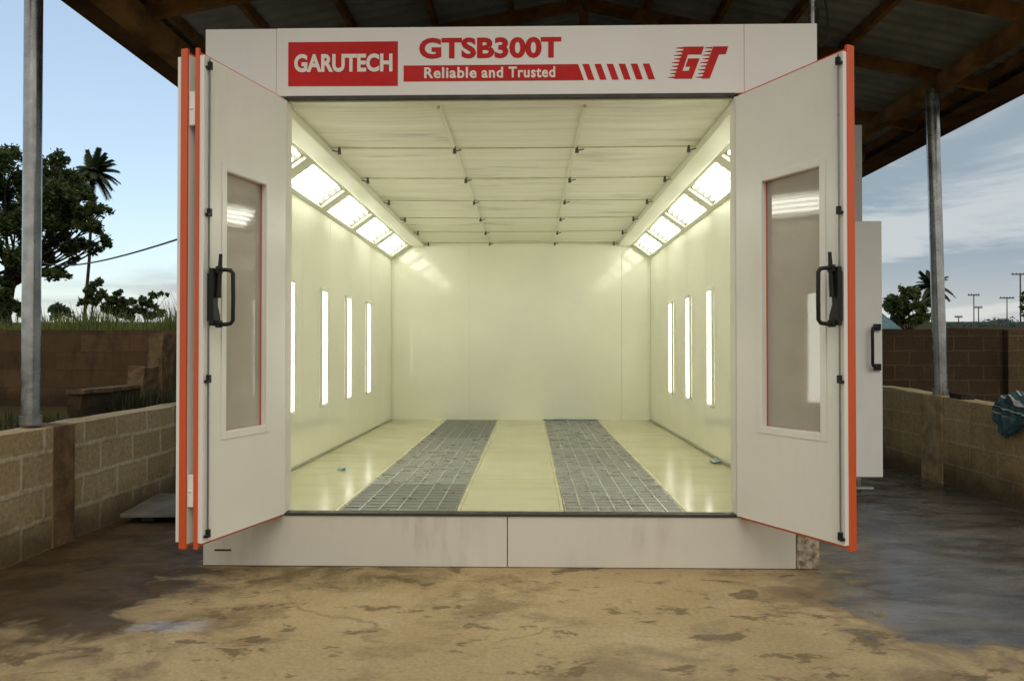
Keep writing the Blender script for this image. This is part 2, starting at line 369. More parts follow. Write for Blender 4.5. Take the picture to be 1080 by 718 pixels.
for b6 in ((BX0-.002, BX0, BY0+.125, 11.92, .336, 3.5), (BX1, BX1+.003, BY0+.125, 11.92, .336, 3.5), (BX0, BX1, 11.925, 11.95, .336, 3.5)): part('outer_cladding', MB().box(*b6), 'white')
part('corner_trim', MB().box(IX0+.002, IX0+.035, 11.815, 11.848, FZ+.004, 2.82), 'frame')
part('corner_trim', MB().box(IX1-.035, IX1-.002, 11.815, 11.848, FZ+.004, 2.82), 'frame')
for a in (IX0+.002, IX1-.02): part('skirting', MB().box(a, a+.018, BY0+.13, 11.8, FZ+.003, FZ+.022), 'skirt')
# roof of the booth
part('plenum_roof', MB().box(BX0+.01, BX1-.01, BY0+.125, 11.92, 3.47, 3.51), 'white')
# booth floor
GL0, GL1, GR0, GR1 = -1.262, -.49, .235, 1.02
for a, b in ((IX0, GL0-.03), (GL1+.03, GR0-.03), (GR1+.03, IX1)): part('booth_floor', MB().box(a, b, BY0+.075, 11.85, .30, FZ), 'bfloor')
for a, b in ((GL0-.03, GL1+.03), (GR0-.03, GR1+.03)): part('grate_bed', MB().box(a, b, BY0+.075, 11.85, .24, .29), 'gratebed')
for a, b in ((GL0-.03, GL0-.004), (GL1+.004, GL1+.03), (GR0-.03, GR0-.004), (GR1+.004, GR1+.03)):
    part('grate_frame', MB().box(a+.001, b-.001, BY0+.075, 11.84, .292, FZ+.005), 'rail', .004)
def grate(x0, x1, y0, y1, m_, style):
    mb = MB(); zt = FZ+.002
    mb.box(x0, x0+.006, y0, y1, zt-.032, zt).box(x1-.006, x1, y0, y1, zt-.032, zt)
    mb.box(x0+.007, x1-.007, y0, y0+.006, zt-.032, zt).box(x0+.007, x1-.007, y1-.006, y1, zt-.032, zt)
    k = y0+.022; j = 0
    while k < y1-.02:
        hi = .001 if j % 4 == 0 else -.005
        mb.box(x0+.007, x1-.007, k, k+(.011 if j % 4 == 0 else .008), zt-.028, zt+hi); k += .027; j += 1
    n = 6 if style == 'mesh' else 7
    for i in range(1, n):
        xx = x0+(x1-x0)*i/n; mb.box(xx-.0045, xx+.0045, y0+.007, y1-.007, zt-.03, zt+.0022)
    return part('floor_grate', mb, m_)
gy = [5.135, 6.18, 7.2, 8.25, 9.42, 10.55, 11.83]
for i in range(6):
    grate(GL0, GL1, gy[i]+.003, gy[i+1]-.003, ('grate_dark','grate','grate','grate_bright','grate_dark','grate_dark')[i], 'mesh')
    grate(GR0, GR1, gy[i]+.003, gy[i+1]-.003, ('grate','grate','grate_bright','grate','grate','grate_bright')[i], 'slat')
# ceiling
cx = [-1.618, -.61, .37, 1.344]
ny = 46; ylist = [BY0+.13 + (11.84-BY0-.13)*i/ny for i in range(ny+1)]
for a, b in zip(cx[:-1], cx[1:]):
    nxs = 8; cb = MB()
    for sgn in (0,):
        vs = []
        for j, yv in enumerate(ylist):
            for i in range(nxs+1):
                u = i/nxs; xv = a+.004 + (b-a-.008)*u
                ph = (yv-6.2)/1.1; sag = -.007*math.sin(math.pi*u)*abs(math.sin(math.pi*ph)) - .004*mnoise.noise((xv*1.5, yv*5, 3))
                vs.append((xv, yv, CZ+.02+sag))
        w = nxs+1
        cb.add(vs, [(j*w+i, j*w+i+1, (j+1)*w+i+1, (j+1)*w+i) for j in range(ny) for i in range(nxs)], True)
    part('ceiling_filter', cb, 'fabric')
for xv in cx[1:3]: part('ceiling_bar', MB().box(xv-.011, xv+.011, BY0+.13, 11.84, CZ-.004, CZ+.03), 'frame')
cy = [5.2+.0, 6.2, 7.3, 8.4, 9.5, 10.6, 11.7]
for yv in cy[1:]: part('ceiling_wire', MB().tube([(cx[0]+.02, yv, CZ+.004), (-.136, yv, CZ-.004), (cx[3]-.02, yv, CZ+.004)], .005, 6), 'rail')
for yv in cy[1:]:
    for i, xv in enumerate((-1.53, -.60, .38, 1.27)):
        mb = MB(); d = (-1 if i < 1 else 1) * .07
        mb.tube([(xv, yv, CZ+.01), (xv, yv, CZ-.045)], [.010,.016], 8); mb.tube([(xv-.0, yv-.012, CZ-.03), (xv+d*.8, yv-.012, CZ-.018)], .005, 6)
        part('ceiling_clip', mb, 'clip')
# light coving: section from the wall (2.80) up to the ceiling beam
def coving(side):
    X = (lambda v: v) if side < 0 else (lambda v: -.274 - v)     # mirror about the middle of the booth
    wx, wz = -2.104, 2.80; ux, uz = -1.80, 3.015; bx = -1.61
    dv = Vector((ux-wx, 0, uz-wz)); Ln = dv.length; dv.normalize(); nv = Vector((dv.z, 0, -dv.x))   # nv points into the room
    def fn(a, y, t):
        p = Vector((wx,0,wz)) + dv*a + nv*t; return (X(p.x), y, p.z)
    part('light_beam', MB().box(min(X(ux+.004),X(bx)), max(X(ux+.004),X(bx)), BY0+.126, 11.845, 2.985, 3.05), 'frame', .006)
    rails = MB()
    rails.fbox(fn, 0, .045, BY0+.126, 11.845, -.03, 0).fbox(fn, Ln-.045, Ln-.001, BY0+.126, 11.845, -.03, 0)
    starts = [5.22, 6.55, 7.88, 9.20, 10.52]
    ends = [BY0+.126] + [s+1.12 for s in starts]; nxt = starts + [11.845]
    for a, b in zip(ends, nxt): 
        if b > a+.01: rails.fbox(fn, .046, Ln-.046, a, b, -.03, 0)
    part('light_rail', rails, 'frame')
    for s in starts:
        cl = part('ceiling_light', MB().fbox(fn, .047, Ln-.047, s+.002, s+1.118, -.085, -.075)
            .fbox(fn, .047, .052, s+.002, s+1.118, -.075, -.032).fbox(fn, Ln-.052, Ln-.047, s+.002, s+1.118, -.075, -.032)
            .fbox(fn, .053, Ln-.053, s+.002, s+.008, -.075, -.032).fbox(fn, .053, Ln-.053, s+1.112, s+1.118, -.075, -.032), 'tray')
        for k in range(4):
            a = .047 + (Ln-.094)*(k+.5)/4
            part('lamp_tube', MB().tube([fn(a, s+.05, -.045), fn(a, s+1.07, -.045)], .0135, 10), 'tube', parent=cl)
            for q in (.012, 1.072): part('lamp_holder', MB().tube([fn(a, s+q, -.045), fn(a, s+q+.036, -.045)], .02, 8), 'tray', parent=cl)
coving(-1); coving(1)
# upright wall lights
for X, s in ((IX0, 1), (IX1, -1)):
    for yv in (5.62, 6.745, 7.867, 8.936, 10.04):
        a, b = sorted((X+s*.002, X+s*.03))
        wl = part('wall_light', MB().box(a, b, yv-.115, yv-.092, .84, 2.04).box(a, b, yv+.092, yv+.115, .84, 2.04).box(a, b, yv-.0915, yv+.0915, .84, .868).box(a, b, yv-.0915, yv+.0915, 2.002, 2.04), 'frame', .004)
        a, b = sorted((X+s*.004, X+s*.022))
        part('diffuser', MB().box(a, b, yv-.09, yv+.09, .87, 2.0), 'walltube', .004, wl)

# doors -----------------------------------------------------------
def leaf(h, fr, flip, L, core, ext, skin_in, over, t_off, with_handle, wwin, mid_label=None):
    """one door leaf. h hinge, fr direction point; coordinates (s along leaf, t out of inner face, z)"""
    h = Vector((*h,0)); d = Vector((*fr,0)) - h; d.normalize(); n = Vector((-d.y, d.x, 0))*flip
    def P(s, t, z): p = h + d*s + n*(t+t_off); return (p.x, p.y, z)
    w0, w1, z0, z1 = wwin
    def ring(mb, s0, s1, zb, zt, a, b, g=0.0):
        mb.fbox(P, s0, w0-g, a, b, zb, zt).fbox(P, w1+g, s1, a, b, zb, zt).fbox(P, w0-g, w1+g, a, b, zb, z0-g).fbox(P, w0-g, w1+g, a, b, z1+g, zt)
        return mb
    sgn = -1 if not over else 1
    sk = .028
    a, b = (-sk, 0) if not over else (0, sk)
    root = part('door_leaf', ring(MB(), .012, L, .347, 3.046, a, b), 'door')
    a2, b2 = (-sk-core, -sk-.0005) if not over else (-core, -.0005)
    part('edge_frame', ring(MB(), .0, L+ext, .326, 3.068, a2, b2).fbox(P, L+ext-.018, L+ext+.002, a2-.0015, b2+.0002, .313, 3.086), 'orange', .003, root)
    o1, o2 = (a2-.003, a2-.0005) if not over else (-core-.003, -core-.0005)
    part('outer_skin', ring(MB(), .014, L+ext-.012, .34, 3.054, o1, o2), 'door', 0, root)
    tpl = (-sk-.016, -sk-.009) if not over else (b2-.02, b2-.012)
    part('window_pane', MB().fbox(P, w0+.001, w1-.001, tpl[0], tpl[1], z0+.001, z1-.001), 'pane', 0, root)
    fr_ = MB(); o = .045; ta, tb = (.0005, .006) if not over else (sk+.0005, sk+.006)
    fr_.fbox(P, w0-o, w0-.002, ta, tb, z0-o, z1+o).fbox(P, w1+.002, w1+o, ta, tb, z0-o, z1+o)
    fr_.fbox(P, w0-.0015, w1+.0015, ta, tb, z0-o, z0-.002).fbox(P, w0-.0015, w1+.0015, ta, tb, z1+.002, z1+o)
    part('window_frame', fr_, 'door', .002, root)
    return root, P
def fittings(root, P, sr, sh, hs):
    part('latch_rod', MB().tube([P(sr, .012, .37), P(sr, .012, 3.035)], .0045, 8), 'rod', 0, root)
    part('rod_channel', MB().fbox(P, sr-.010, sr-.0065, .0005, .006, .365, 3.04), 'rubber', 0, root)
    for z in (3.0, 2.18, 1.255, .40):
        part('rod_guide', MB().prism([(sr-.012,z-.026),(sr+.024,z-.026),(sr+.024,z-.010),(sr+.009,z-.010),(sr+.009,z+.018),(sr-.012,z+.018)], lambda a,b,t: P(a,t,b), .001, .022), 'black', .002, root)
    hb = MB()
    prof = [(sh-.035,1.545),(sh+.035,1.545),(sh+.035,1.865),(sh-.035,1.865),(sh-.028,1.80),(sh-.012,1.76),(sh-.010,1.66),(sh-.03,1.60)]
    hb.prism(prof, lambda a,z,t: P(a,t,z), .023, .052)
    hb.fbox(P, sh-.022, sh+.022, .001, .023, 1.57, 1.84)
    ob = part('latch_body', hb, 'black', .004, root)
    part('handle', MB().tube([P(sh, .05, 1.855), P(sh-.01, .10, 1.857), P(sh-.016, .128, 1.852), P(sh-.02, .14, 1.835), P(sh-.02,.142,1.70), P(sh-.02, .14, 1.575), P(sh-.016, .128, 1.558), P(sh-.01, .10, 1.553), P(sh, .05, 1.555)], .0115, 10), 'black', 0, root)
    part('lever', MB().tube([P(sh, .06, 1.70), P(sh-.004, .066, 1.86), P(sh-.006, .07, 1.945)], [.016,.013,.010], 8), 'black', 0, root)
    for z in (1.835, 1.535): part('handle_mount', MB().fbox(P, sh-.02, sh+.02, .053, .075, z, z+.04), 'black', .003, root)
rl, PL = leaf((-1.590,5.045), (-1.812,4.21), 1, .826, .020, .010, True, False, 0, True, (.235,.625,.944,2.443))
fittings(rl, PL, .792, .775, 1)
r2, P2 = leaf((-1.590,5.045), (-1.812,4.21), -1, .836, .042, .010, True, True, .137, False, (.235,.625,.944,2.443))
for z0, z1 in ((.545,.722),(2.655,2.844)):
    part('hinge', MB().fbox(PL, .815, .842, -.085, -.050, z0, z1).fbox(PL, .811, .846, -.081, -.053, (z0+z1)/2-.006, (z0+z1)/2+.006), 'white', .003, rl)
rr, PR = leaf((1.328,5.045), (1.724,4.25), -1, .866, .052, .005, True, False, 0, True, (.25,.70,.944,2.45))
fittings(rr, PR, .845, .84, 1)
# personnel door standing open on the flank
sd = part('side_door', MB().box(1.93, 2.978, 6.62, 6.67, .34, 2.50), 'door', .006)
part('handle', MB().tube([(2.935,6.61,1.605),(2.895,6.575,1.605),(2.872,6.56,1.59),(2.868,6.558,1.57),(2.868,6.558,1.30),(2.872,6.56,1.282),(2.895,6.575,1.268),(2.935,6.61,1.268)], .013, 10), 'black', 0, sd)
for z in (1.575, 1.24): part('handle_mount', MB().box(2.90,2.958,6.594,6.6195,z,z+.055), 'black', .004, sd)
for z in (.7, 2.05): part('hinge', MB().box(1.868,1.929,6.625,6.665,z,z+.12), 'white', .003, sd)

# lettering ---------------------------------------------------------
def SG(t0, t1): return BY0 - t0, BY0 - t1
def decal_fn(a, b, t): return (a, BY0 - t, b)
def text(name, body, x0, x1, z0, z1, bold, t0, t1, m_, parent, slope=0.0, shear=0.0, space=1.0):
    cu = bpy.data.curves.new(name, 'FONT'); cu.body = body; cu.size = 1; cu.offset = bold; cu.shear = shear; cu.space_character = space
    cu.resolution_u = 4; cu.fill_mode = 'BOTH'; cu.extrude = .05
    to = bpy.data.objects.new(name, cu); COL.objects.link(to)
    dg = bpy.context.evaluated_depsgraph_get(); dg.update()
    me = bpy.data.meshes.new_from_object(to.evaluated_get(dg)); bpy.data.objects.remove(to); bpy.data.curves.remove(cu)
    me.name = name
    co_ = [v.co.copy() for v in me.vertices]
    ax, bx = min(v.x for v in co_), max(v.x for v in co_); az, bz = min(v.y for v in co_), max(v.y for v in co_)
    mz, Mz = min(v.z for v in co_), max(v.z for v in co_)
    for v, c_ in zip(me.vertices, co_):
        u = (c_.x-ax)/(bx-ax); w = (c_.y-az)/(bz-az); q = (c_.z-mz)/(Mz-mz)
        v.co = (x0+u*(x1-x0), BY0 - (t0+q*(t1-t0)), z0 + w*(z1-z0) + slope*(u-.5)*(x1-x0))
    me.materials.clear()
    return link(name, me, M[m_], parent)
part('red_panel', MB().prism([(-1.585,3.143),(-.862,3.140),(-.862,3.432),(-1.585,3.432)], decal_fn, .0005, .003), 'red', 0, hp)
text('lettering', 'GARUTECH', -1.545, -.897, 3.232, 3.352, .038, .0035, .0055, 'whiteletter', hp)
text('lettering', 'GTSB300T', -.722, .208, 3.316, 3.453, .038, .0005, .003, 'redletter', hp)
part('red_stripe', MB().prism([(-.824,3.168),(.355,3.168),(.318,3.272),(-.824,3.272)], decal_fn, .0005, .003), 'red', 0, hp)
for wd_, wa, wb, za, zb in (('Reliable', -.688, -.345, 3.186, 3.258), ('and', -.312, -.172, 3.186, 3.258), ('Trusted', -.136, .168, 3.186, 3.258)):
    text('lettering', wd_, wa, wb, za, zb, .026, .0035, .0055, 'whiteletter', hp, space=1.1)
for i in range(6):
    a = .352 + i*.0785
    part('slanted_stripe', MB().prism([(a+.030,3.170),(a+.072,3.170),(a+.036,3.272),(a-.006,3.272)], decal_fn, .0005, .003), 'red', 0, hp)
def LG(px, py): return (.813 + px/1026*.611, 3.504 - py/718*.4345)
G_ = [(325,205),(540,205),(512,288),(365,288),(305,465),(372,465),(388,418),(338,418),(368,332),(492,332),(408,548),(212,548)]
T_ = [(640,205),(803,205),(776,286),(702,290),(600,548),(515,548)]
lg = MB().prism([LG(*q) for q in G_], decal_fn, .0005, .003).prism([LG(*q) for q in T_], decal_fn, .0005, .003)
for k in range(9):
    y = 208 + k*39.5; f = (y-205)/343
    for (le0, le1, re0, re1) in ((232,140,322,216),(548,440,632,520)):
        le = le0 + (le1-le0)*f + (12 if k % 2 else 0); re = re0 + (re1-re0)*f + 2
        lg.prism([LG(le,y+8),(LG(re,y-1)),(LG(re-6,y+19)),(LG(le,y+11))], decal_fn, .0005, .0025)
part('emblem', lg, 'redletter', 0, hp)

# ------------------------------------------------------------------ fan cabinet beside the booth
fc = empty('fan_cabinet', (2.6, 8.1, 0), 'tall pale steel fan cabinet beside the booth behind its open side door', 'fan cabinet')
obj('cabinet_body', MB().box(2.0, 3.235, 7.6, 8.7, .42, 3.60), M['white'], fc, .008)
for x_, y_ in ((2.04,7.64),(3.18,7.64),(2.04,8.64),(3.18,8.64)):
    obj('leg', MB().box(x_-.03, x_+.03, y_-.03, y_+.03, .002, .42), M['galvpipe'], fc, .004)
obj('drain_pipe', MB().tube([(2.6,7.56,.08),(3.12,7.56,.08),(3.30,7.55,.08)], .022, 10).tube([(3.16,7.56,.08),(3.16,7.56,.16)], .02, 8), M['galvpipe'], fc)

# ------------------------------------------------------------------ shed
shed = empty('open_shed', (.6, 8.5, 0), 'open timber roofed shed of steel posts and metal sheets sheltering the booth', 'shed')
RX, RZ = .6, 5.38; LE, LZ = -3.98, 4.56; RE, RRZ = 5.37, 4.36
Y0, Y1 = 3.9, 13.6
def rz(x): return RZ + (x-RX)/(LE-RX)*(LZ-RZ) if x < RX else RZ + (x-RX)/(RE-RX)*(RRZ-RZ)
for a, b in ((LE, RX), (RX, RE)):
    n = 200; mb = MB(); vs = []
    for i in range(n+1):
        y = Y0 + (Y1-Y0)*i/n; q = (i % 4); dz = .028 if q in (0,1) else 0.0
        for x in (a, b): vs.append((x, y, rz(x)+dz+.01))
    mb.add(vs, [(2*i, 2*i+1, 2*i+3, 2*i+2) for i in range(n)])
    o = obj('roof_sheet', mb, M['sheet'], shed)
trY = [3.98, 5.43, 6.97, 8.52, 10.06, 11.6, 13.2]
for y in trY:
    for x in (LE+.5, RE-.40):
        obj('rafter', MB().beam((RX, y, RZ-.165), (x, y, rz(x)-.165), .06, .13), M['wood'], shed)
    if abs(y-5.43) < .1 or abs(y-8.52) < .1 or abs(y-11.6) < .1 or y < 4:
        obj('king_post', MB().box(RX-.05, RX+.05, y-.034, y+.034, 4.74, RZ-.24), M['wood'], shed)
        obj('collar_beam', MB().box(-1.35, 2.55, y-.036, y+.036, 4.62, 4.738), M['wood'], shed)
        for s in (-1, 1): obj('strut', MB().beam((RX+s*.06, y, 4.76), (RX+s*1.15, y, rz(RX+s*1.15)-.24), .05, .09), M['wood'], shed)
for x in (LE+.55, -2.75, -1.9, -1.05, -.2, 1.3, 2.05, 2.75, 3.45, RE-.35):
    obj('purlin', MB().box(x-.028, x+.028, Y0, Y1, rz(x)-.10, rz(x)+.003), M['wood'], shed)
obj('wall_plate', MB().box(-3.57, -3.43, Y0, Y1, 4.24, rz(-3.5)-.17), M['wood'], shed)
obj('wall_plate', MB().box(4.39, 4.53, Y0, Y1, 4.235, rz(4.46)-.17), M['wood'], shed)
obj('fascia_board', MB().box(LE-.03, LE, Y0, Y1, 4.40, LZ+.02), M['fascia'], shed)
obj('fascia_board', MB().box(RE, RE+.03, Y0, Y1, 4.20, RRZ+.02), M['fascia'], shed)
obj('eave_board', MB().box(LE, LE+.50, Y0, Y1, 4.405, 4.425), M['fascia'], shed)
obj('eave_board', MB().box(RE-.38, RE, Y0, Y1, 4.205, 4.225), M['fascia'], shed)
for x, y, z0, r in ((-3.535,5.43,.885,.06),(-3.535,8.52,.885,.06),(-3.535,11.6,.885,.06),(4.43,5.43,.90,.07),(4.455,8.52,.925,.068),(4.43,11.6,.925,.07)):
    dx = -.075 if x > 0 and y > 8 and y < 9 else 0
    obj('steel_post', MB().tube([(x,y,z0),(x+dx,y,4.235)], r, 24), M['galv'], shed)
    obj('base_collar', MB().tube([(x,y,z0),(x,y,z0+.06)], r+.012, 24), M['galv'], shed)
# slim conduit rising beside the booth roof, with a loose loop of cable
pp = empty('conduit_pipe', (2.12, 5.85, 0), 'slim grey pipe with looped black cable rising beside the booth header', 'pipe')
obj('pipe', MB().tube([(2.125,5.85,0),(2.125,5.85,4.9)], .03, 14), M['galv'], pp)
obj('cable', MB().tube([(2.17,5.83,4.6),(2.20,5.82,4.1),(2.23,5.80,3.80),(2.21,5.79,3.70),(2.17,5.80,3.66),(2.14,5.82,3.72),(2.155,5.815,3.95)], .009, 8), M['cable'], pp)

# ------------------------------------------------------------------ low block walls
def lowwall(name, x0, x1, y0, y1, ztop, m_, label, px0, px1, posts, seed):
    mb = MB(); n = 60; vs = []
    for i in range(n+1):
        y = y0 + (y1-y0)*i/n
        for x in (x0, x1): 
            vs.append((x + .012*mnoise.noise((y*1.3, x, seed)), y, -.06))
            vs.append((x + .012*mnoise.noise((y*1.7, x, seed+4)), y, ztop(y) + .014*mnoise.noise((y*2.6, x*3, seed))))
    fs = []
    for i in range(n):
        b = i*4; c = b+4
        fs += [(b, b+1, c+1, c), (b+2, c+2, c+3, b+3), (b+1, b+3, c+3, c+1)]
    fs += [(0,2,3,1), (n*4, n*4+1, n*4+3, n*4+2)]
    mb.add(vs, fs)
    root = obj(name, mb, M[m_]); tag(root, label, 'wall')
    for y in posts: obj('pier', MB().box(px0, px1, y+(.03 if px0 < 0 else -.22), y+(.30 if px0 < 0 else .22), -.05, ztop(y)+.004), M[m_ + '_pier'], root, .01)
    return root
M['left_blocks_pier'] = simple('stained_pier', (.19,.12,.055), .9, 0, .4, 6, .5, .2)
M['right_blocks_pier'] = simple('brown_pier', (.44,.325,.17), .9, 0, .35, 6, .5, .2)
lowwall('block_wall', -3.62, -3.40, 1.5, 13.2, lambda y: .86 + .006*(y-5), 'left_blocks', 'low sandy block wall with pale mortar under the thick galvanised post', -3.64, -3.388, (5.43, 8.52, 11.6), 1.0)
lowwall('block_wall', 4.36, 4.58, 2.5, 12.4, lambda y: .86 + .032*max(0, min(y,9.5)-6.6), 'right_blocks', 'low brown block wall with a striped cloth hung over it', 4.345, 4.60, (8.52, 11.6), 2.0)

# perimeter walls
def fullwall(name, x0, x1, y, t, z, m_, label, seed, holes=0):
    mb = MB(); n = int((x1-x0)/.35); vs = []
    for i in range(n+1):
        x = x0 + (x1-x0)*i/n; dz = .022*mnoise.noise((x*1.4, seed, 0)) + .012*mnoise.noise((x*5, seed, 3))
        vs += [(x, y, -.2), (x, y, z+dz), (x, y+t, -.2), (x, y+t, z+dz)]
    fs = []
    for i in range(n):
        b = i*4; c = b+4
        fs += [(b, c, c+1, b+1), (b+2, b+3, c+3, c+2), (b+1, c+1, c+3, b+3)]
    fs += [(0,1,3,2), (n*4, n*4+2, n*4+3, n*4+1)]
    mb.add(vs, fs); o = obj(name, mb, M[m_]); return tag(o, label, 'wall')
fullwall('perimeter_wall', -34, -3.7, 20, .23, 1.93, 'mud', 'old brown mud wall stained dark below the tall grass', 1.0)
bw = fullwall('perimeter_wall', 2.2, 30, 12.6, .2, 1.745, 'back_blocks', 'dark weathered block wall behind the galvanised post and tree line', 5.0)
obj('pier', MB().box(7.58, 7.98, 12.47, 12.595, -.1, 1.74), M['back_pier'], bw, .01)
# ruined cross wall
rw_ = empty('ruined_wall', (-9.35, 18, 0), 'broken stub of mud wall stepping down from the old brown wall', 'wall')
def rough_box(x0, x1, y0, y1, z0, z1, s=.05, n=6):
    mb = MB().box(x0,x1,y0,y1,z0,z1); me = bpy.data.meshes.new('t'); me.from_pydata(mb.v, [], mb.f)
    bm = bmesh.new(); bm.from_mesh(me); bmesh.ops.subdivide_edges(bm, edges=bm.edges, cuts=n, use_grid_fill=True)
    for v in bm.verts: v.co += Vector(mnoise.noise_vector(v.co*2.1))*s + Vector(mnoise.noise_vector(v.co*6))*s*.4
    out = MB(); bm.verts.index_update(); out.add([v.co[:] for v in bm.verts], [[v.index for v in f.verts] for f in bm.faces]); bm.free(); return out
obj('low_course', rough_box(-9.62, -9.32, 16.0, 18.35, -.1, .50), M['mud'], rw_)
obj('cap_slab', rough_box(-9.66, -9.27, 15.95, 18.4, .50, .58, .03), M['mudpatch'], rw_)
obj('middle_course', rough_box(-9.60, -9.22, 18.37, 19.2, -.1, 1.0), M['mudpatch'], rw_)
obj('tall_course', rough_box(-9.5, -9.13, 19.15, 19.98, -.1, 1.80), M['mudpatch'], rw_)

# ------------------------------------------------------------------ things lying about
b_ = obj('loose_board', MB().fbox(lambda a,b,c: (-3.30+a*.62-b*.05, 6.2+b*.75+a*.04, .06+c+.03*b), 0, 1.45, 0, 1, 0, .03), M['board'], None, .004)
tag(b_, 'flat grey board lying on the wet floor by the low sandy wall', 'board')
for a in (-3.2, -2.6): obj('batten', MB().box(a, a+.1, 6.35, 6.85, .003, .06), M['board'], b_)
st = rough_box(4.39, 4.53, 8.0, 8.22, .905, .965, .02, 4); tag(obj('stone', st, M['stone']), 'dark stone lying on top of the low brown wall near the post', 'stone')
def scrap(name, x, y, z, w, h, m_, label, cat, seed):
    mb = MB(); n = 10; vs = []
    for j in range(n+1):
        for i in range(n+1):
            u, v = i/n-.5, j/n-.5
            vs.append((x+u*w + .1*w*mnoise.noise((u*4,v*4,seed)), y+v*h, z+.006+.5*min(w,h)*abs(mnoise.noise((u*3+seed,v*3,seed)))))
    mb.add(vs, [(j*(n+1)+i, j*(n+1)+i+1, (j+1)*(n+1)+i+1, (j+1)*(n+1)+i) for j in range(n) for i in range(n)], True)
    o = obj(name, mb, M[m_]); o.modifiers.new('thick', 'SOLIDIFY').thickness = .003; return tag(o, label, cat)
scrap('plastic_scrap', -1.67, 6.87, FZ, .07, .07, 'plastic_blue', 'tiny blue scrap on the yellowish booth floor left of the dark grates', 'scrap', 1.3)
scrap('plastic_scrap', 1.76, 7.42, FZ, .07, .20, 'plastic_blue', 'crumpled pale blue plastic scrap against the foot of the booth wall', 'scrap', 4.1)
scrap('plastic_film', .62, 11.78, FZ, .8, .07, 'plastic_blue', 'strip of teal plastic film along the foot of the booth rear wall', 'plastic film', 8.1)
# striped cloth draped over the low wall
m, nt, p = mat('striped_cloth'); uvn = nt.node('ShaderNodeUVMap').outputs[0]; ux, uy, _ = nt.sep(uvn)
s1 = nt.math('FRACT', nt.math('ADD', nt.math('MULTIPLY', uy, 9.0), nt.math('MULTIPLY', ux, 1.2))); a_ = nt.ramp(s1, .60, .64); b2 = nt.ramp(s1, .80, .84)
cl = nt.mix(a_, (.045,.11,.125), (.60,.62,.58)); cl = nt.mix(b2, cl, (.02,.03,.035)); cl = nt.mix(nt.ramp(uy, .60, .70), cl, nt.mix(nt.ramp(nt.noise(nt.mapping(uvn,(1,1,1)), 6, 3), .4, .6), (.035,.10,.12), (.07,.16,.18)))
nt.set(p.inputs['Base Color'], cl); p.inputs['Roughness'].default_value = .9; M['cloth'] = m
nu, nv = 46, 50; vs = []; uvs = []
for j in range(nv+1):
    v = j/nv
    for i in range(nu+1):
        u = i/nu
        y = 6.50 + .84*u*(1-.76*v*v) + .50*v*v
        path = v*.74
        if path < .34: x = 4.62 - path*.84; z = .905 + .075*math.sin(path/.34*math.pi*.9)
        else: x = 4.335 - .02*math.sin((path-.34)*5); z = .92 - (path-.34)*.78*(1-.35*abs(u-.55))
        fold = .045*mnoise.noise((u*7+v*2.5, v*2.2, 2)) + .028*mnoise.noise((u*15, v*6, 5))
        if path < .34: z += max(fold,-.015)+.035; y += fold*.6
        else: x -= abs(fold)*1.2 + .012; y += fold*.8
        vs.append((x, y, z)); uvs.append((u, v))
mb = MB(); w = nu+1; mb.add(vs, [(j*w+i, j*w+i+1, (j+1)*w+i+1, (j+1)*w+i) for j in range(nv) for i in range(nu)], True)
o = obj('cloth', mb, M['cloth'], None, 0, False); ul = o.data.uv_layers.new(name='UVMap')
for lp in o.data.loops: ul.data[lp.index].uv = uvs[lp.vertex_index]
o.modifiers.new('thick', 'SOLIDIFY').thickness = .005
tag(o, 'teal and white striped cloth draped over the low brown block wall', 'cloth')

# ------------------------------------------------------------------ vegetation
def leaves(centres, size, aspect=.5, droop=.0):
    n = len(centres); c = np.asarray(centres)
    d = rng.normal(size=(n,3)); d[:,2] = d[:,2]*.6 - droop; d /= np.linalg.norm(d,axis=1)[:,None]
    q = rng.normal(size=(n,3)); q -= d*(q*d).sum(1)[:,None]; q /= np.linalg.norm(q,axis=1)[:,None]
    s = size*(.6+.8*rng.random(n))[:,None]
    P0 = c - d*s; P1 = c + q*s*aspect; P2 = c + d*s; P3 = c - q*s*aspect
    v = np.stack([P0,P1,P2,P3],1).reshape(-1,3)
    return v
def leafmesh(name, v, m_, parent):
    me = bpy.data.meshes.new(name); n = len(v)//4
    me.vertices.add(len(v)); me.vertices.foreach_set('co', v.astype('f').ravel())
    me.loops.add(n*4); me.loops.foreach_set('vertex_index', np.arange(n*4, dtype='i'))
    me.polygons.add(n); me.polygons.foreach_set('loop_start', np.arange(0, n*4, 4, dtype='i')); me.update(calc_edges=True)
    return link(name, me, M[m_], parent)
def lobe_points(lobes, n):
    """points clumped in lobes (cx, cy, cz, r), denser in sub-clumps so that gaps show"""
    out = []; vol = np.array([l[3]**2.4 for l in lobes]); vol = vol/vol.sum()
    for (x,y,z,r), w in zip(lobes, vol):
        k = max(12, int(26*r)); cs = rng.normal(size=(k,3)); cs /= np.linalg.norm(cs,axis=1)[:,None]
        cs *= (r*(.35+.6*rng.random(k)))[:,None]; cs[:,2] *= .75
        m_ = int(n*w); idx = rng.integers(0,k,m_); rr = r*.27
        pts = cs[idx] + rng.normal(size=(m_,3))*rr*np.array([1,1,1])*.66
        out.append(pts + np.array([x,y,z]))
    return np.concatenate(out)
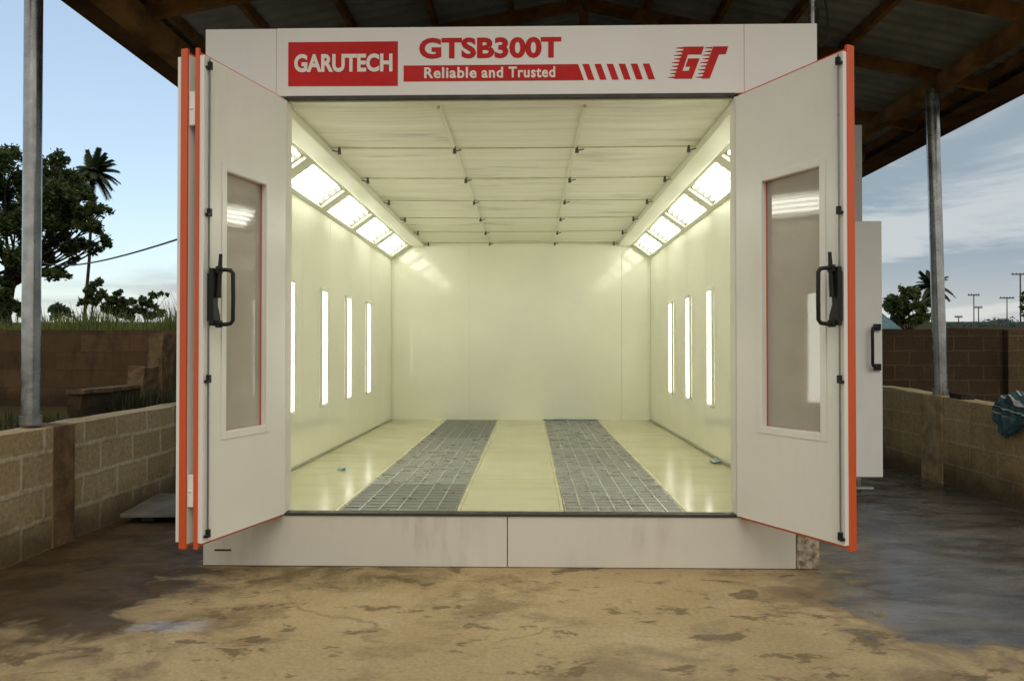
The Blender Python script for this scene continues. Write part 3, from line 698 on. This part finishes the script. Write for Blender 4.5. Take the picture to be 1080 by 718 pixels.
def branchy(base, lobes, r0, trunk_h, lean=0, seed=0):
    rs = random.Random(seed); mb = MB(); b = Vector(base); f = b + Vector((lean, 0, trunk_h))
    mid = (b+f)/2 + Vector((rs.uniform(-.1,.1)*trunk_h, 0, 0))
    mb.tube([b-Vector((0,0,.3)), b+Vector((0,0,.3)), mid, f], [r0*1.35, r0*1.05, r0*.85, r0*.7], 10)
    for (x,y,z,r) in lobes:
        e = Vector((x,y,z)); s0 = b.lerp(f, rs.uniform(.7,1)); m1 = s0.lerp(e,.5) + Vector((rs.uniform(-.2,.2), rs.uniform(-.2,.2), -.12))*(e-s0).length*.5
        mb.tube([s0, m1, e], [r0*.26, r0*.15, r0*.05], 6, False)
        for _ in range(3):
            e2 = e + Vector((rs.uniform(-1,1), rs.uniform(-1,1), rs.uniform(-.6,.9)))*r*.8
            mb.tube([m1.lerp(e,.6), (m1.lerp(e,.6)+e2)/2+Vector((0,0,.05*r)), e2], [r0*.10, r0*.06, r0*.025], 5, False)
    return mb
def tree(name, base, lobes, n, size, r0, th, label, m_='leaf', group=None, lean=0, seed=0):
    t = empty(name, base, label, 'tree', group)
    obj('trunk', branchy(base, lobes, r0, th, lean, seed), M['bark'], t)
    leafmesh('crown', leaves(lobe_points(lobes, n), size), m_, t); return t
def at(px, py, Y):
    """point at depth Y that the photograph shows at pixel (px, py) of its 1080 x 718 frame"""
    yaw, pit, f = .0225, .0122, 818.85
    fw = Vector((-math.sin(yaw)*math.cos(pit), math.cos(yaw)*math.cos(pit), math.sin(pit))); rt = Vector((math.cos(yaw), math.sin(yaw), 0)); up = rt.cross(fw)
    d = fw*f + rt*(px-540) - up*(py-359); return Vector((0,0,CAMZ)) + d*(Y/d.y)
def lob(lst, Y, dep=1.0):
    out = []
    for px, py, rp in lst:
        p_ = at(px, py, Y + random.uniform(-1,1)*dep); out.append((p_.x, p_.y, p_.z, rp*Y/818.85))
    return out
# big spreading tree at the left
Yt = 40
L1 = lob([(-25,185,26),(5,172,20),(2,200,20),(-48,215,30),(25,188,16),(52,180,14),(62,168,10),(74,192,15),(60,205,18),(84,205,12),(35,215,16),(47,198,14),(30,208,13),(70,210,13),(55,232,14),(85,238,12),(98,212,9),(88,198,8),(40,262,11),(72,262,11),(100,262,9),(48,222,12),(18,222,14),(72,226,16),(92,222,12),(100,240,10),(108,222,9),(30,245,14),(8,235,18),(60,250,13),(85,258,10),(110,252,8),(45,272,12),(15,270,13),(-20,260,22),(58,290,10),(66,288,9),(28,292,9),(2,300,12),(78,275,7),(114,258,5),(-40,300,20)], Yt, 2.2)
tree('tall_tree', (at(6,360,Yt).x, Yt, hill(0,Yt)), L1, 60000, .10, .42, 5.2, 'tall spreading dark tree with open crown rising beyond the old mud wall', lean=.3, seed=3)
# undergrowth at its foot
L1 = lob([(-8,325,14),(14,322,9),(2,312,9),(22,328,7)], 36, 1)
tree('bushy_tree', (at(4,365,36).x, 36, hill(0,36)), L1, 2600, .14, .12, 1.2, 'dense dark bush growing at the foot of the tall spreading tree', seed=9)
def palm(name, base, top, nf, fl, r, label, m_='frond', seed=0, leaf_w=.10, spread=1.0):
    rs = random.Random(seed); t = empty(name, base, label, 'palm tree'); b = Vector(base); c = Vector(top)
    mid = (b+c)/2 + Vector((.012*(c-b).length,0,0))
    obj('trunk', MB().tube([b-Vector((0,0,.4)), mid, c], [r*1.2, r, r*.9], 10), M['bark'], t)
    V = []
    ribs = MB()
    for k in range(nf):
        az = 2*math.pi*(k/nf)*2.4 + rs.uniform(-.3,.3); el = rs.uniform(-.45, 1.35); L = fl*rs.uniform(.8,1.1)
        dirh = Vector((math.cos(az), math.sin(az), 0)); pts = []
        for i in range(13):
            u = i/12; p_ = c + dirh*(L*u*math.cos(el)*spread) + Vector((0,0,L*(u*math.sin(el) - .50*u*u*max(.25,math.cos(el)))))
            pts.append(p_)
        ribs.tube(pts, [r*.10*(1-.85*i/12)+.006 for i in range(13)], 4, False)
        for i in range(1,13):
            tdir = (pts[i]-pts[i-1]).normalized(); sd_ = tdir.cross(Vector((0,0,1))).normalized()
            for q in range(5):
                pp_ = pts[i-1].lerp(pts[i], q/5)
                for s in (-1,1):
                    ll = L*.26*(1-.5*(i/12)**2)*rs.uniform(.8,1.1); e = pp_ + (sd_*s*.8 + tdir*.55 + Vector((0,0,-.42))).normalized()*ll
                    wv = tdir*leaf_w*L*.16
                    V += [pp_-wv, pp_+wv, e+wv*.25, e-wv*.25]
    obj('frond_rib', ribs, M['frond'], t)
    leafmesh('crown', np.array([list(v) for v in V]), m_, t); return t
Yp = 62
tp = at(98,182,Yp); palm('palm_tree', (at(86,350,Yp).x, Yp, hill(0,Yp)), tp, 40, 2.3, .12, 'slender palm standing beside the tall spreading tree, overhead wire crossing its trunk', seed=5, leaf_w=.09)
# small trees along the field
grp = 'small trees along the far side of the grass'
def small(px, py, Y, lst, n, size, label, seed, m_='leaf'):
    p_ = at(px, py, Y); z = hill(0,Y); th = max(.5, p_.z - z)
    return tree('field_tree', (p_.x, Y, z), lob(lst, Y, .5), n, size, .09, th, label, m_, grp, seed=seed)
small(98,322,55,[(93,306,8),(102,300,7),(99,315,8),(88,318,6),(107,310,6)], 1400, .16, 'feathery small tree right behind the slender palm trunk', 21)
small(121,326,58,[(118,318,8),(124,309,5),(127,320,7),(113,324,6),(121,328,8)], 1500, .16, 'pointed round small tree between the feathery tree and the square topped one', 22)
small(137,330,60,[(134,319,4.5),(140,318,4.5),(133,327,5),(141,327,5),(137,333,6)], 1000, .15, 'squarish small tree among the row at the far side of the grass', 23)
small(155,328,56,[(152,318,7),(147,327,6),(160,322,6),(163,312,5),(170,309,3),(176,311,2.6),(157,331,7),(168,330,6)], 1600, .15, 'small tree with a flat branch reaching sideways over the grass', 24)
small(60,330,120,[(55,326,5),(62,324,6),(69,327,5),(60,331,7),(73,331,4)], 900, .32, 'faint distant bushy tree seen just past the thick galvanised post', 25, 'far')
# tall grass behind the mud wall
pts = []
def blades(n, x0, x1, y0, y1, h0, h1, wd_=.034):
    V = []
    for _ in range(n):
        x = random.uniform(x0,x1); y = random.uniform(y0,y1); z = hill(x,y)
        cl_ = .5 + .6*mnoise.noise((x*.55, y*.35, 1)) + .2*mnoise.noise((x*2, y, 4)) ; h = (h0 + (h1-h0)*random.random())*(.55+.75*cl_)
        a = random.uniform(0,6.28); l = random.uniform(.05,.38)*h; w = wd_*(.6+.8*random.random())
        dx, dy = math.cos(a)*l, math.sin(a)*l; ox, oy = -math.sin(a)*w, math.cos(a)*w
        m0 = (x+dx*.3, y+dy*.3, z+h*.6)
        V += [(x-ox,y-oy,z),(x+ox,y+oy,z),(m0[0]+ox*.8,m0[1]+oy*.8,m0[2]),(m0[0]-ox*.8,m0[1]-oy*.8,m0[2])]
        V += [(m0[0]-ox*.8,m0[1]-oy*.8,m0[2]),(m0[0]+ox*.8,m0[1]+oy*.8,m0[2]),(x+dx+ox*.1,y+dy+oy*.1,z+h),(x+dx-ox*.1,y+dy-oy*.1,z+h)]
    return np.array(V)
gv = np.concatenate([blades(15000, -22, -6, 20.5, 25, 1.9, 2.65), blades(12000, -30, -8, 25, 34, 1.6, 2.3), blades(8000, -46, -12, 34, 52, 1.0, 1.7)])
tag(leafmesh('tall_grass', gv, 'grass', None), kind='stuff', cat=None)
# weeds at the foot of the ruined wall
gw = np.concatenate([blades(2600, -9.2, -6.6, 16.8, 19.8, .2, .7, .012), blades(2600, -13, -4.2, 10.5, 16, .05, .30, .010)]); tag(leafmesh('weeds', gw, 'weed', None), kind='stuff')
# right: tree, palm, house, poles
Yr = 46
L1 = lob([(944,318,9),(954,310,8),(965,311,9),(941,328,8),(956,324,9),(970,324,8),(948,336,9),(964,337,9),(936,322,6),(975,334,7),(980,320,6)], Yr, .8)
tree('round_tree', (at(958,360,Yr).x, Yr, hill(0,Yr)), L1, 3600, .15, .16, 1.6, 'rounded dark tree behind the weathered block wall and teal roof', seed=31)
Yq = 52
tp = at(983,301,Yq); palm('palm_tree', (at(984,360,Yq).x, Yq, hill(0,Yq)), tp, 34, 1.45, .13, 'short palm half hidden by the galvanised post beyond the block wall', seed=8, leaf_w=.13)
L1 = lob([(1079,314,5),(1086,308,7),(1078,324,4),(1088,322,7),(1084,332,6)], 15.5, .2)
tree('leafy_sapling', (at(1088,380,15.5).x, 15.5, -.06), L1, 260, .05, .02, 1.4, 'pale green sapling poking above the dark weathered block wall', 'leaf_pale', seed=41)
h = empty('small_house', (at(925,360,38).x, 40, hill(0,40)), 'small yellow house with teal roof beyond the weathered block wall', 'house')
hx = at(925,360,38).x; hz = hill(0,40)
obj('wall', MB().box(hx-3, hx+.75, 38, 42, hz-.3, hz+1.75), M['yellow_wall'], h)
obj('roof', MB().prism([(38-.4, hz+1.752),(42.4, hz+1.752),(40, hz+2.75)], lambda a,b,t: (t,a,b), hx-3.3, hx+1.0), M['teal_roof'], h)
obj('window', MB().box(hx-.3, hx+.4, 37.97, 37.998, hz+.7, hz+1.4), M['dark_glass'], h)
obj('door', MB().box(hx-1.6, hx-.8, 37.97, 37.998, hz-.2, hz+1.6), M['bark'], h)
def pole(px, py, Y, H, arms, label):
    p_ = at(px, py, Y); z = hill(0, Y); t = empty('utility_pole', (p_.x, Y, z), label, 'utility pole', 'utility poles in the distance')
    s = Y/818.85; r = max(.11, .62*s*.9)
    obj('pole', MB().tube([(p_.x, Y, z-.5), (p_.x, Y, p_.z)], [r, r*.8], 10), M['polewood'], t)
    zz = p_.z - 1.2*s
    obj('crossarm', MB().box(p_.x-arms*s, p_.x+arms*s, Y-r*.5, Y+r*.5, zz-.7*s, zz+.5*s), M['polewood'], t)
    for k in (-.85,-.4,.4,.85): obj('insulator', MB().tube([(p_.x+arms*s*k, Y, zz+.5*s), (p_.x+arms*s*k, Y, zz+1.7*s)], .35*s, 6), M['polewood'], t)
pole(1076,288,112,9,9,'tall utility pole beside the pale green sapling at the photo edge')
pole(1062,313,200,9,7.5,'second utility pole from the sapling, clearly shorter than its neighbour there')
pole(1027,310,180,9,6,'utility pole with crossarm standing alone, nearer the galvanised post')
pole(1032,323,320,9,4,'slim farther utility pole just behind the lone crossarm pole')
pole(1011,333,600,9,4,'tiniest utility pole, just above the trees beside the galvanised post')
# far wood
fp = []
for k in range(260):
    px = 995 + 100*random.random() if k < 150 else random.uniform(40,200); Y = random.uniform(260,420); 
    py = 342.5 - 3*abs(mnoise.noise((px*.11, 2, 0)))*random.random() - 1.2*random.random()
    if 1046 < px < 1062: py -= 5*random.random()
    p_ = at(px, py, Y); fp.append(np.array([p_.x, p_.y, p_.z-.6]) + rng.normal(size=(46,3))*np.array([1.8,1.5,.55]))
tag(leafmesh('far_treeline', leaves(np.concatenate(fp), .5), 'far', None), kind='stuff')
# overhead cable from the shed's post to the palm
cp = []
A = Vector((-3.50, 8.55, 2.78)); Bp = at(36, 273, 39)
for i in range(25):
    u = i/24; q = A.lerp(Bp, u); q.z -= 1.1*4*u*(1-u)*.35; cp.append(q)
tag(obj('overhead_cable', MB().tube(cp, [.012+.018*i/24 for i in range(25)], 6), M['cable']), 'thin black overhead cable sagging from the shed towards the tall spreading tree', 'cable')

# ------------------------------------------------------------------ light
SUN = Vector((.12, -.68, .68)).normalized()
sl = bpy.data.lights.new('fill_sun', 'SUN'); so = bpy.data.objects.new('fill_sun', sl); COL.objects.link(so)  # added soft fill from behind the camera, in place of a flash
sl.energy = .72; sl.angle = R(40); sl.color = (1, .955, .88)
so.rotation_euler = SUN.to_track_quat('Z', 'Y').to_euler(); so.location = (0,-10,12)
wd = bpy.data.worlds.new('World'); sc.world = wd; wd.use_nodes = True
nt = NT(wd.node_tree); nt.n.clear()
out = nt.node('ShaderNodeOutputWorld'); bg = nt.node('ShaderNodeBackground'); nt.l.new(bg.outputs[0], out.inputs[0])
sky = nt.node('ShaderNodeTexSky', sky_type='NISHITA', sun_disc=False)
sky.sun_elevation = math.asin(SUN.z); sky.sun_rotation = math.atan2(SUN.x, SUN.y); sky.air_density = 1.2; sky.dust_density = 1.5; sky.ozone_density = 1.5
tc = nt.node('ShaderNodeTexCoord').outputs['Generated']; dx, dy, dz = nt.sep(tc)
den = nt.math('ADD', nt.math('MAXIMUM', dz, 0.0), .10)
cu_, cv_ = nt.math('DIVIDE', dx, den), nt.math('DIVIDE', dy, den)
cvec = nt.comb(nt.math('MULTIPLY', cu_, .62), nt.math('MULTIPLY', cv_, .52), 0.0)
n1 = nt.noise(cvec, 1.0, 7, .52, .3); n2 = nt.noise(nt.mapping(cvec,(1,1.15,1),(4.2,1.3,0)), 1.5, 7, .56, .7)
side = nt.ramp(nt.math('DIVIDE', dx, nt.math('MAXIMUM', nt.math('ABSOLUTE', dy), .2)), -.30, .35)
lowc = nt.ramp(dz, .02, .19, .75, 0)
back = nt.ramp(dy, .25, -.35)  # unseen bright cloud behind the camera, added to warm the light on the front
cover = nt.math('ADD', nt.math('ADD', nt.math('MULTIPLY', side, 1.35), lowc), nt.math('MULTIPLY', back, 1.2))
cm = nt.ramp(nt.math('ADD', n1, nt.math('SUBTRACT', nt.math('MULTIPLY', cover, .42), .30)), .36, .62)
cloudcol = nt.mix(nt.ramp(n2, .44, .60), (1.55,1.95,2.3), (2.75,3.0,3.1))
cloudcol = nt.mix(nt.ramp(dz, .0, .13, .6, 0), cloudcol, (3.9,3.75,3.35))
skyc = nt.mix(.42, sky.outputs[0], (2.75,3.25,3.6))
cloudcol = nt.mix(nt.math('MULTIPLY', back, .8), cloudcol, (3.45,3.25,2.9))
nt.set(bg.inputs['Color'], nt.mix(cm, skyc, cloudcol)); bg.inputs['Strength'].default_value = .14

# ------------------------------------------------------------------ render settings
vs_ = sc.view_settings; vs_.view_transform = 'Standard'; vs_.look = 'None'; vs_.exposure = .57; vs_.gamma = 1; vs_.use_curve_mapping = False
sc.render.engine = 'CYCLES'
cy_ = sc.cycles; cy_.use_denoising = True; cy_.max_bounces = 12; cy_.diffuse_bounces = 8; cy_.glossy_bounces = 4; cy_.sample_clamp_indirect = 6; cy_.caustics_reflective = False; cy_.caustics_refractive = False
